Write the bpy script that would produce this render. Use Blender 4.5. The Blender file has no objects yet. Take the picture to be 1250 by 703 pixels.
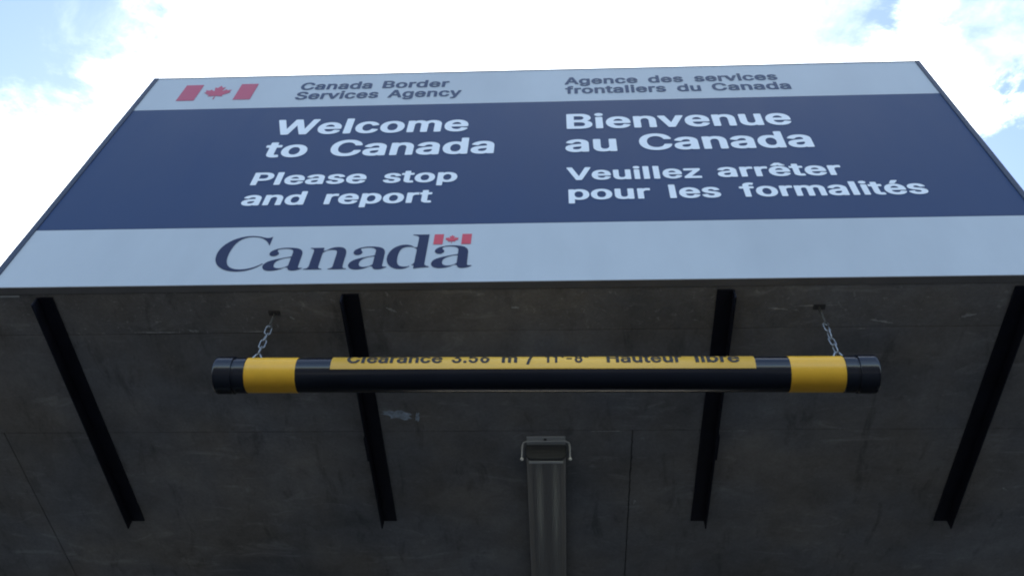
import bpy, bmesh, math, random
from mathutils import Vector, Matrix
random.seed(7)
EXPOSURE = 2.13
SKY_STRENGTH = 0.15
SOFFIT = (.28, .267, .248)
CLOUD_BASE, CLOUD_GLOW = 4.3, 1.6
SC = bpy.context.scene
COL = SC.collection

# ------------------------------------------------------------------ camera
CZ = 1.454                       # eye height of the camera above the lane
def cam_basis():
    yaw, pitch, roll = math.radians(-4.58549562), math.radians(53.47770701), math.radians(2.99427295)
    fwd = Vector((math.sin(yaw)*math.cos(pitch), math.cos(yaw)*math.cos(pitch), math.sin(pitch)))
    right = Vector((math.cos(yaw), -math.sin(yaw), 0)); up = right.cross(fwd)
    r = math.cos(roll)*right + math.sin(roll)*up
    u = -math.sin(roll)*right + math.cos(roll)*up
    return r, u, fwd
r_, u_, f_ = cam_basis()
cam = bpy.data.cameras.new('camera'); cam_o = bpy.data.objects.new('camera', cam); COL.objects.link(cam_o)
cam.sensor_fit = 'HORIZONTAL'; cam.sensor_width = 36; cam.lens = 36*1136.648/1250
cam.clip_start = 0.05; cam.clip_end = 6000
M = Matrix.Identity(4)
for i in range(3):
    M[i][0] = r_[i]; M[i][1] = u_[i]; M[i][2] = -f_[i]
M[0][3], M[1][3], M[2][3] = 0, 0, CZ
cam_o.matrix_world = M
SC.camera = cam_o

# ------------------------------------------------------------------ sky, sun, exposure
SUN_EL, SUN_AZ = math.radians(46), math.radians(-8)       # azimuth from +Y towards +X
sun_dir = Vector((math.sin(SUN_AZ)*math.cos(SUN_EL), math.cos(SUN_AZ)*math.cos(SUN_EL), math.sin(SUN_EL)))
W = bpy.data.worlds.new('World'); SC.world = W; W.use_nodes = True
nt = W.node_tree; N = nt.nodes; Lk = nt.links; N.clear()
def nn(tree, typ, **kw):
    n = tree.nodes.new(typ)
    for k, v in kw.items(): setattr(n, k, v)
    return n
def mth(op, a, b=None, c=None, clamp=False, tree=None):
    tree = tree or nt
    n = tree.nodes.new('ShaderNodeMath'); n.operation = op; n.use_clamp = clamp
    for i, v in enumerate((a, b, c)):
        if v is None: continue
        if isinstance(v, (int, float)): n.inputs[i].default_value = v
        else: tree.links.new(v, n.inputs[i])
    return n.outputs[0]
tc = nn(nt, 'ShaderNodeTexCoord')
sky = nn(nt, 'ShaderNodeTexSky', sky_type='NISHITA', sun_disc=False)
sky.sun_elevation = SUN_EL; sky.sun_rotation = SUN_AZ
sky.air_density = 1.0; sky.dust_density = 0.6; sky.ozone_density = 1.5
def vdot(vec, d):
    n = nn(nt, 'ShaderNodeVectorMath', operation='DOT_PRODUCT'); Lk.new(vec, n.inputs[0]); n.inputs[1].default_value = d
    return n.outputs['Value']
sep = nn(nt, 'ShaderNodeSeparateXYZ'); Lk.new(tc.outputs['Generated'], sep.inputs[0])
zc = mth('ADD', mth('MAXIMUM', sep.outputs[2], 0.0), 0.18)
comb = nn(nt, 'ShaderNodeCombineXYZ')
Lk.new(mth('DIVIDE', sep.outputs[0], zc), comb.inputs[0]); Lk.new(mth('DIVIDE', sep.outputs[1], zc), comb.inputs[1])
def noise(vec, scale, detail, rough=.55, dist=0.0, off=(0, 0, 0)):
    mp = nn(nt, 'ShaderNodeMapping'); Lk.new(vec, mp.inputs[0]); mp.inputs['Location'].default_value = off
    n = nn(nt, 'ShaderNodeTexNoise'); Lk.new(mp.outputs[0], n.inputs['Vector'])
    n.inputs['Scale'].default_value = scale; n.inputs['Detail'].default_value = detail
    n.inputs['Roughness'].default_value = rough; n.inputs['Distortion'].default_value = dist
    return n.outputs['Fac']
nA = noise(comb.outputs[0], 1.5, 4, .55, .2, (3.1, 1.7, 0))
nB = noise(comb.outputs[0], 7.0, 8, .62, .35, (0.4, 5.2, 0))
# a bank of cumulus on the sunward side, scattered clouds elsewhere
nC = noise(comb.outputs[0], 3.4, 9, .66, .6, (2.2, 8.1, 0))
bank = vdot(tc.outputs['Generated'], (0.02, .45, .89))
bank = mth('MULTIPLY', mth('MAXIMUM', mth('SUBTRACT', bank, .60), 0), 1.55)
dens = mth('ADD', mth('ADD', mth('MULTIPLY', nA, .60), mth('MULTIPLY', nB, .75)), mth('SUBTRACT', bank, .07))
def gap(direction, deg_in, deg_out, amount, ragged=9):
    """an opening in the bank, its rim broken up by the cloud noise"""
    global dens
    d = vdot(tc.outputs['Generated'], Vector(direction).normalized())
    ang = mth('MULTIPLY', mth('ARCCOSINE', mth('MINIMUM', d, 1.0)), 57.2958)
    ang = mth('ADD', ang, mth('MULTIPLY', mth('SUBTRACT', nC, .5), ragged*2.6))
    mr = nn(nt, 'ShaderNodeMapRange', interpolation_type='SMOOTHSTEP'); Lk.new(ang, mr.inputs[0])
    mr.inputs[1].default_value = deg_out; mr.inputs[2].default_value = deg_in
    dens = mth('SUBTRACT', dens, mth('MULTIPLY', mr.outputs[0], amount))
gap((.490, .480, .727), 4.0, 9.0, 1.25, 4.5)       # blue opening low on the right of the sign
gap((.275, .33, .905), .0, 4.5, .42, 6)         # thin veils near the top right corner
gap((.43, .315, .845), .5, 6.0, .42, 8)
gap((-.52, .27, .81), 3.0, 14.0, .50, 12)       # thin cloud at the left
gap((-.20, .28, .94), 1.0, 8.0, .40, 10)
gap((.12, .27, .955), .5, 6.0, .45, 9)
cl = nn(nt, 'ShaderNodeMapRange', interpolation_type='SMOOTHSTEP'); Lk.new(dens, cl.inputs[0])
cl.inputs[1].default_value = .54; cl.inputs[2].default_value = 1.10
# cloud brightness: forward scattering, brightest towards the sun
sd = mth('MAXIMUM', vdot(tc.outputs['Generated'], sun_dir), 0)
glow = mth('ADD', mth('MULTIPLY', mth('POWER', sd, 6), CLOUD_GLOW), CLOUD_BASE)
ccol = nn(nt, 'ShaderNodeVectorMath', operation='SCALE'); ccol.inputs[0].default_value = (.92, .985, 1.08); Lk.new(glow, ccol.inputs['Scale'])
skys = nn(nt, 'ShaderNodeVectorMath', operation='SCALE'); Lk.new(sky.outputs[0], skys.inputs[0]); skys.inputs['Scale'].default_value = .52
mx = nn(nt, 'ShaderNodeMix', data_type='RGBA'); Lk.new(cl.outputs[0], mx.inputs[0]); Lk.new(skys.outputs[0], mx.inputs[6]); Lk.new(ccol.outputs[0], mx.inputs[7])
bg = nn(nt, 'ShaderNodeBackground'); bg.inputs[1].default_value = SKY_STRENGTH
Lk.new(mx.outputs[2], bg.inputs[0])
wo = nn(nt, 'ShaderNodeOutputWorld'); Lk.new(bg.outputs[0], wo.inputs[0])
sl = bpy.data.lights.new('sun', 'SUN'); sl.energy = 1.3; sl.angle = math.radians(11); sl.color = (1, .95, .88)
so = bpy.data.objects.new('sun', sl); COL.objects.link(so); so.rotation_euler = sun_dir.to_track_quat('Z', 'Y').to_euler(); so.location = (0, 10, 20)
SC.view_settings.view_transform = 'Standard'; SC.view_settings.look = 'None'
SC.view_settings.gamma = 1.0; SC.view_settings.use_curve_mapping = False
SC.view_settings.exposure = EXPOSURE
SC.cycles.pixel_filter_type = 'BLACKMAN_HARRIS'; SC.cycles.filter_width = 2.0
SC.cycles.use_denoising = True

# ------------------------------------------------------------------ helpers
def link(o, parent=None):
    COL.objects.link(o)
    if parent is not None: o.parent = parent
    return o
def thing(name, label, cat, loc=(0, 0, 0), group=None):
    o = bpy.data.objects.new(name, None); o.empty_display_size = .1; link(o); o.location = loc
    o['label'] = label; o['category'] = cat
    if group: o['group'] = group
    return o
def obj(name, bm, mat, parent=None, label=None, smooth=False, loc=None):
    me = bpy.data.meshes.new(name)
    bmesh.ops.recalc_face_normals(bm, faces=bm.faces[:])
    bm.to_mesh(me); bm.free()
    return obj_me(name, me, mat, parent, label, smooth, loc)
def obj_me(name, me, mat, parent=None, label=None, smooth=False, loc=None):
    if mat and not me.materials: me.materials.append(mat)
    if smooth:
        for p in me.polygons: p.use_smooth = True
    o = bpy.data.objects.new(name, me); link(o, parent)
    if loc: o.location = loc
    if label: o['label'] = label
    return o
def box(bm, x0, x1, y0, y1, z0, z1, bev=0.0, seg=2):
    r = bmesh.ops.create_cube(bm, size=1.0)
    vs = r['verts']
    for v in vs:
        v.co = Vector((x0 + (v.co.x+.5)*(x1-x0), y0 + (v.co.y+.5)*(y1-y0), z0 + (v.co.z+.5)*(z1-z0)))
    if bev > 0:
        es = list({e for v in vs for e in v.link_edges})
        bmesh.ops.bevel(bm, geom=es, offset=bev, segments=seg, affect='EDGES', profile=.5)
    return bm
def B(*a, **k): return box(bmesh.new(), *a, **k)
def lathe_x(bm, prof, cy, cz, n=64, tilt=None, a0=0, a1=360):
    """revolve (x, radius) profile about an axis parallel to X; closed when a1-a0=360"""
    full = abs(a1-a0-360) < 1e-6
    rings = []
    for x, rad in prof:
        c = Vector((x, cy, cz(x) if callable(cz) else cz))
        if rad < 1e-6: rings.append([bm.verts.new(c)]); continue
        ring = []
        for i in range(n if full else n+1):
            a = math.radians(a0 + (a1-a0)*i/n)         # 0 = towards -Y (camera side), 90 = up
            ring.append(bm.verts.new(c + Vector((0, -math.cos(a)*rad, math.sin(a)*rad))))
        rings.append(ring)
    for A, Bq in zip(rings[:-1], rings[1:]):
        m = max(len(A), len(Bq)); cnt = m if full else m-1
        for i in range(cnt):
            j = (i+1) % m
            if len(A) == 1: bm.faces.new((A[0], Bq[i], Bq[j]))
            elif len(Bq) == 1: bm.faces.new((A[i], Bq[0], A[j]))
            else: bm.faces.new((A[i], Bq[i], Bq[j], A[j]))
    return bm
def tube(bm, pts, rad, n=10, closed=False):
    P = [Vector(p) for p in pts]; m = len(P); rings = []
    prev = None
    for i in range(m):
        t = (P[(i+1) % m]-P[i-1]) if closed else (P[min(i+1, m-1)]-P[max(i-1, 0)])
        t.normalize()
        if prev is None:
            ref = Vector((0, 0, 1)) if abs(t.z) < .9 else Vector((1, 0, 0))
            a = t.cross(ref).normalized()
        else:
            a = (prev - t*prev.dot(t)).normalized()
        prev = a; b = t.cross(a)
        rr = rad(i/(m-1)) if callable(rad) else rad
        rings.append([bm.verts.new(P[i] + (a*math.cos(2*math.pi*k/n) + b*math.sin(2*math.pi*k/n))*rr) for k in range(n)])
    for i in range(m if closed else m-1):
        A, C = rings[i], rings[(i+1) % m]
        for k in range(n): bm.faces.new((A[k], A[(k+1) % n], C[(k+1) % n], C[k]))
    if not closed:
        bm.faces.new(rings[0]); bm.faces.new(rings[-1])
    return bm

# ------------------------------------------------------------------ materials
def mat(name, col, rough=.6, metal=0.0, spec=.5, var=.12, vscale=6.0, bump=0.0, bscale=60.0, coat=0.0, streak=None, rough_var=.08):
    m = bpy.data.materials.new(name); m.use_nodes = True; t = m.node_tree; t.nodes.clear()
    out = nn(t, 'ShaderNodeOutputMaterial'); p = nn(t, 'ShaderNodeBsdfPrincipled'); t.links.new(p.outputs[0], out.inputs[0])
    g = nn(t, 'ShaderNodeTexCoord')
    mp = nn(t, 'ShaderNodeMapping'); t.links.new(g.outputs['Object'], mp.inputs[0])
    if streak: mp.inputs['Scale'].default_value = streak
    no = nn(t, 'ShaderNodeTexNoise'); no.inputs['Scale'].default_value = vscale; no.inputs['Detail'].default_value = 6; no.inputs['Roughness'].default_value = .6
    t.links.new(mp.outputs[0], no.inputs['Vector'])
    mr = nn(t, 'ShaderNodeMapRange'); t.links.new(no.outputs['Fac'], mr.inputs[0])
    mr.inputs[1].default_value = .3; mr.inputs[2].default_value = .7; mr.inputs[3].default_value = 1-var; mr.inputs[4].default_value = 1+var
    vm = nn(t, 'ShaderNodeVectorMath', operation='SCALE'); vm.inputs[0].default_value = col; t.links.new(mr.outputs[0], vm.inputs['Scale'])
    t.links.new(vm.outputs[0], p.inputs['Base Color'])
    r2 = nn(t, 'ShaderNodeMapRange'); t.links.new(no.outputs['Fac'], r2.inputs[0])
    r2.inputs[1].default_value = .3; r2.inputs[2].default_value = .7; r2.inputs[3].default_value = max(.02, rough-rough_var); r2.inputs[4].default_value = min(1, rough+rough_var)
    t.links.new(r2.outputs[0], p.inputs['Roughness'])
    p.inputs['Metallic'].default_value = metal; p.inputs['Specular IOR Level'].default_value = spec
    p.inputs['Coat Weight'].default_value = coat; p.inputs['Coat Roughness'].default_value = .15
    if bump > 0:
        nb = nn(t, 'ShaderNodeTexNoise'); nb.inputs['Scale'].default_value = bscale; nb.inputs['Detail'].default_value = 5
        t.links.new(g.outputs['Object'], nb.inputs['Vector'])
        bp = nn(t, 'ShaderNodeBump'); bp.inputs['Strength'].default_value = bump; bp.inputs['Distance'].default_value = .004
        t.links.new(nb.outputs['Fac'], bp.inputs['Height']); t.links.new(bp.outputs[0], p.inputs['Normal'])
    return m

def concrete(name, base, rough_front=False):
    m = bpy.data.materials.new(name); m.use_nodes = True; t = m.node_tree; t.nodes.clear()
    out = nn(t, 'ShaderNodeOutputMaterial'); p = nn(t, 'ShaderNodeBsdfPrincipled'); t.links.new(p.outputs[0], out.inputs[0])
    g = nn(t, 'ShaderNodeTexCoord')
    def nz(scale, det, rough=.6, sc=(1, 1, 1), dist=0.0, loc=(0, 0, 0)):
        mp = nn(t, 'ShaderNodeMapping'); t.links.new(g.outputs['Object'], mp.inputs[0]); mp.inputs['Scale'].default_value = sc; mp.inputs['Location'].default_value = loc
        n = nn(t, 'ShaderNodeTexNoise'); n.inputs['Scale'].default_value = scale; n.inputs['Detail'].default_value = det
        n.inputs['Roughness'].default_value = rough; n.inputs['Distortion'].default_value = dist
        t.links.new(mp.outputs[0], n.inputs['Vector']); return n.outputs['Fac']
    def mr(v, a, b, c, d, smooth=False):
        n = nn(t, 'ShaderNodeMapRange'); t.links.new(v, n.inputs[0])
        if smooth: n.interpolation_type = 'SMOOTHSTEP'
        for i, q in enumerate((a, b, c, d)): n.inputs[i+1].default_value = q
        return n.outputs[0]
    big = mr(nz(1.6, 5, .6), .3, .7, .74, 1.26)                # cloudy patches
    mid = mr(nz(9, 6, .65, dist=.4), .3, .7, .84, 1.16)
    fine = mr(nz(85, 3, .6), .3, .7, .92, 1.08)
    light = mr(nz(34, 5, .8, dist=.6, loc=(3, 1, 0)), .57, .70, 0, .85 if rough_front else .20, True)   # laitance chips
    swirl = mr(nz(3.2, 7, .7, (1, 3.2, 1), 1.0, (7, 2, 0)), .55, .70, 0, .42, True)                   # brushed smears
    dark = mr(nz(5, 6, .7, (2.5, .7, 1), .5, (1, 9, 0)), .54, .70, 1, .70, True)                       # damp streaks
    k = mth('MULTIPLY', mth('MULTIPLY', big, mid, tree=t), fine, tree=t)
    k = mth('MULTIPLY', k, dark, tree=t)
    k = mth('ADD', k, mth('ADD', light, swirl, tree=t), tree=t)
    hue = nz(2.3, 3, .5, loc=(11, 4, 0))
    cm = nn(t, 'ShaderNodeMix', data_type='RGBA'); t.links.new(mr(hue, .35, .65, 0, 1), cm.inputs[0])
    cm.inputs[6].default_value = (base[0]*1.05, base[1], base[2]*.93, 1); cm.inputs[7].default_value = (base[0]*.95, base[1], base[2]*1.08, 1)
    vm = nn(t, 'ShaderNodeVectorMath', operation='SCALE'); t.links.new(cm.outputs[2], vm.inputs[0]); t.links.new(k, vm.inputs['Scale'])
    t.links.new(vm.outputs[0], p.inputs['Base Color'])
    p.inputs['Roughness'].default_value = .85; p.inputs['Specular IOR Level'].default_value = .3
    vo = nn(t, 'ShaderNodeTexVoronoi'); vo.inputs['Scale'].default_value = 48; t.links.new(g.outputs['Object'], vo.inputs['Vector'])
    pits = mr(vo.outputs['Distance'], .03, .13, -1, 0, True)
    pm = mr(nz(12, 2), .5, .62, 0, 1)
    hgt = mth('ADD', mth('MULTIPLY', pits, pm, tree=t), mth('ADD', mth('MULTIPLY', nz(60, 5, .7), .8, tree=t), mth('MULTIPLY', nz(7, 4), 1.6, tree=t), tree=t), tree=t)
    bp = nn(t, 'ShaderNodeBump'); bp.inputs['Strength'].default_value = .9 if rough_front else .55; bp.inputs['Distance'].default_value = .006
    t.links.new(hgt, bp.inputs['Height']); t.links.new(bp.outputs[0], p.inputs['Normal'])
    return m

M_GREY = mat('sign light grey vinyl', (.495, .54, .575), .38, spec=.35, var=.07, vscale=2.5, streak=(1, 1, .35))
M_BLUE = mat('sign navy vinyl', (.009, .035, .110), .42, spec=.34, var=.09, vscale=2.2, streak=(1, 1, .3))
M_NAVYS = mat('small navy lettering', (.05, .075, .14), .45, spec=.25, var=.08)
M_WHITE = mat('white reflective lettering', (.85, .89, .93), .4, var=.03)
M_NAVYT = mat('navy lettering', (.010, .020, .070), .45, spec=.25, var=.08)
M_RED = mat('red vinyl', (.62, .055, .085), .4, var=.06)
M_RED2 = mat('faded red vinyl', (.50, .075, .13), .45, var=.08)
M_TRIM = mat('dark blue sign trim', (.018, .030, .06), .4, metal=.0, var=.1)
M_ALU = mat('dull weathered rail', (.20, .19, .18), .7, metal=.0, var=.15)
M_STEEL = mat('painted dark steel', (.010, .011, .020), .55, spec=.25, var=.35, vscale=14, bump=.25, bscale=90)
M_CONC = concrete('cast concrete', SOFFIT)
M_CONCF = concrete('pitted edge concrete', tuple(c*.98 for c in SOFFIT), True)
M_DEEP = mat('concrete joint', (.05, .05, .05), .95, var=.3)
M_CRACK = mat('damp crack', (.085, .08, .075), .95, var=.3)
M_SCUFF = mat('pale scuffed concrete', (.50, .49, .46), .9, var=.45, vscale=60)
M_BLACK = mat('glossy black plastic', (.004, .006, .013), .17, spec=.55, var=.2, rough_var=.05, coat=.0)
M_YEL = mat('yellow tape', (.95, .50, .035), .32, spec=.5, var=.05, vscale=20, rough_var=.04)
M_LABEL = mat('yellow label', (.95, .545, .075), .36, var=.04, vscale=14)
M_INK = mat('black ink', (.02, .017, .015), .45, var=.1)
M_GALV = mat('galvanised steel', (.36, .38, .41), .5, metal=.7, var=.2, vscale=50)
M_RUST = mat('blackened iron', (.08, .075, .07), .8, metal=.0, var=.4, vscale=40)
M_HOUS = mat('grey lamp housing', (.16, .16, .155), .55, var=.1, vscale=12)
M_DARKG = mat('dark grey plastic', (.075, .075, .071), .6, var=.1)
M_PLATE = mat('pale zinc plate', (.62, .62, .58), .6, var=.1)
M_TUBE = mat('unlit lamp tube', (.88, .84, .76), .5, var=.04)
M_REFLECTION = mat('painted windshield reflection', (.55, .62, .68), .8, var=.5, vscale=45)  # brightness of a reflection in the windshield, put into the soffit colour
M_PALE = mat('pale edge strip', (.45, .46, .45), .7, var=.2)
M_ASPH = mat('asphalt', (.050, .049, .047), .9, var=.25, vscale=1.2, bump=.5, bscale=120)
M_LANE = mat('lane concrete', (.075, .073, .07), .9, var=.15, vscale=2, bump=.3, bscale=80)
M_KERB = mat('kerb concrete', (.12, .118, .112), .85, var=.15, vscale=4, bump=.3, bscale=80)

def lens_material():
    m = bpy.data.materials.new('ribbed acrylic lens'); m.use_nodes = True; t = m.node_tree; t.nodes.clear()
    out = nn(t, 'ShaderNodeOutputMaterial')
    d = nn(t, 'ShaderNodeBsdfDiffuse'); d.inputs[0].default_value = (.46, .435, .395, 1)
    tr = nn(t, 'ShaderNodeBsdfTransparent'); tr.inputs[0].default_value = (.92, .92, .90, 1)
    gl = nn(t, 'ShaderNodeBsdfGlossy'); gl.inputs['Roughness'].default_value = .5
    m1 = nn(t, 'ShaderNodeMixShader'); m1.inputs[0].default_value = .40
    t.links.new(d.outputs[0], m1.inputs[1]); t.links.new(tr.outputs[0], m1.inputs[2])
    fr = nn(t, 'ShaderNodeFresnel'); fr.inputs[0].default_value = 1.45
    m2 = nn(t, 'ShaderNodeMixShader'); t.links.new(fr.outputs[0], m2.inputs[0]); t.links.new(m1.outputs[0], m2.inputs[1]); t.links.new(gl.outputs[0], m2.inputs[2])
    t.links.new(m2.outputs[0], out.inputs[0])
    return m
M_LENS = lens_material()

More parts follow.
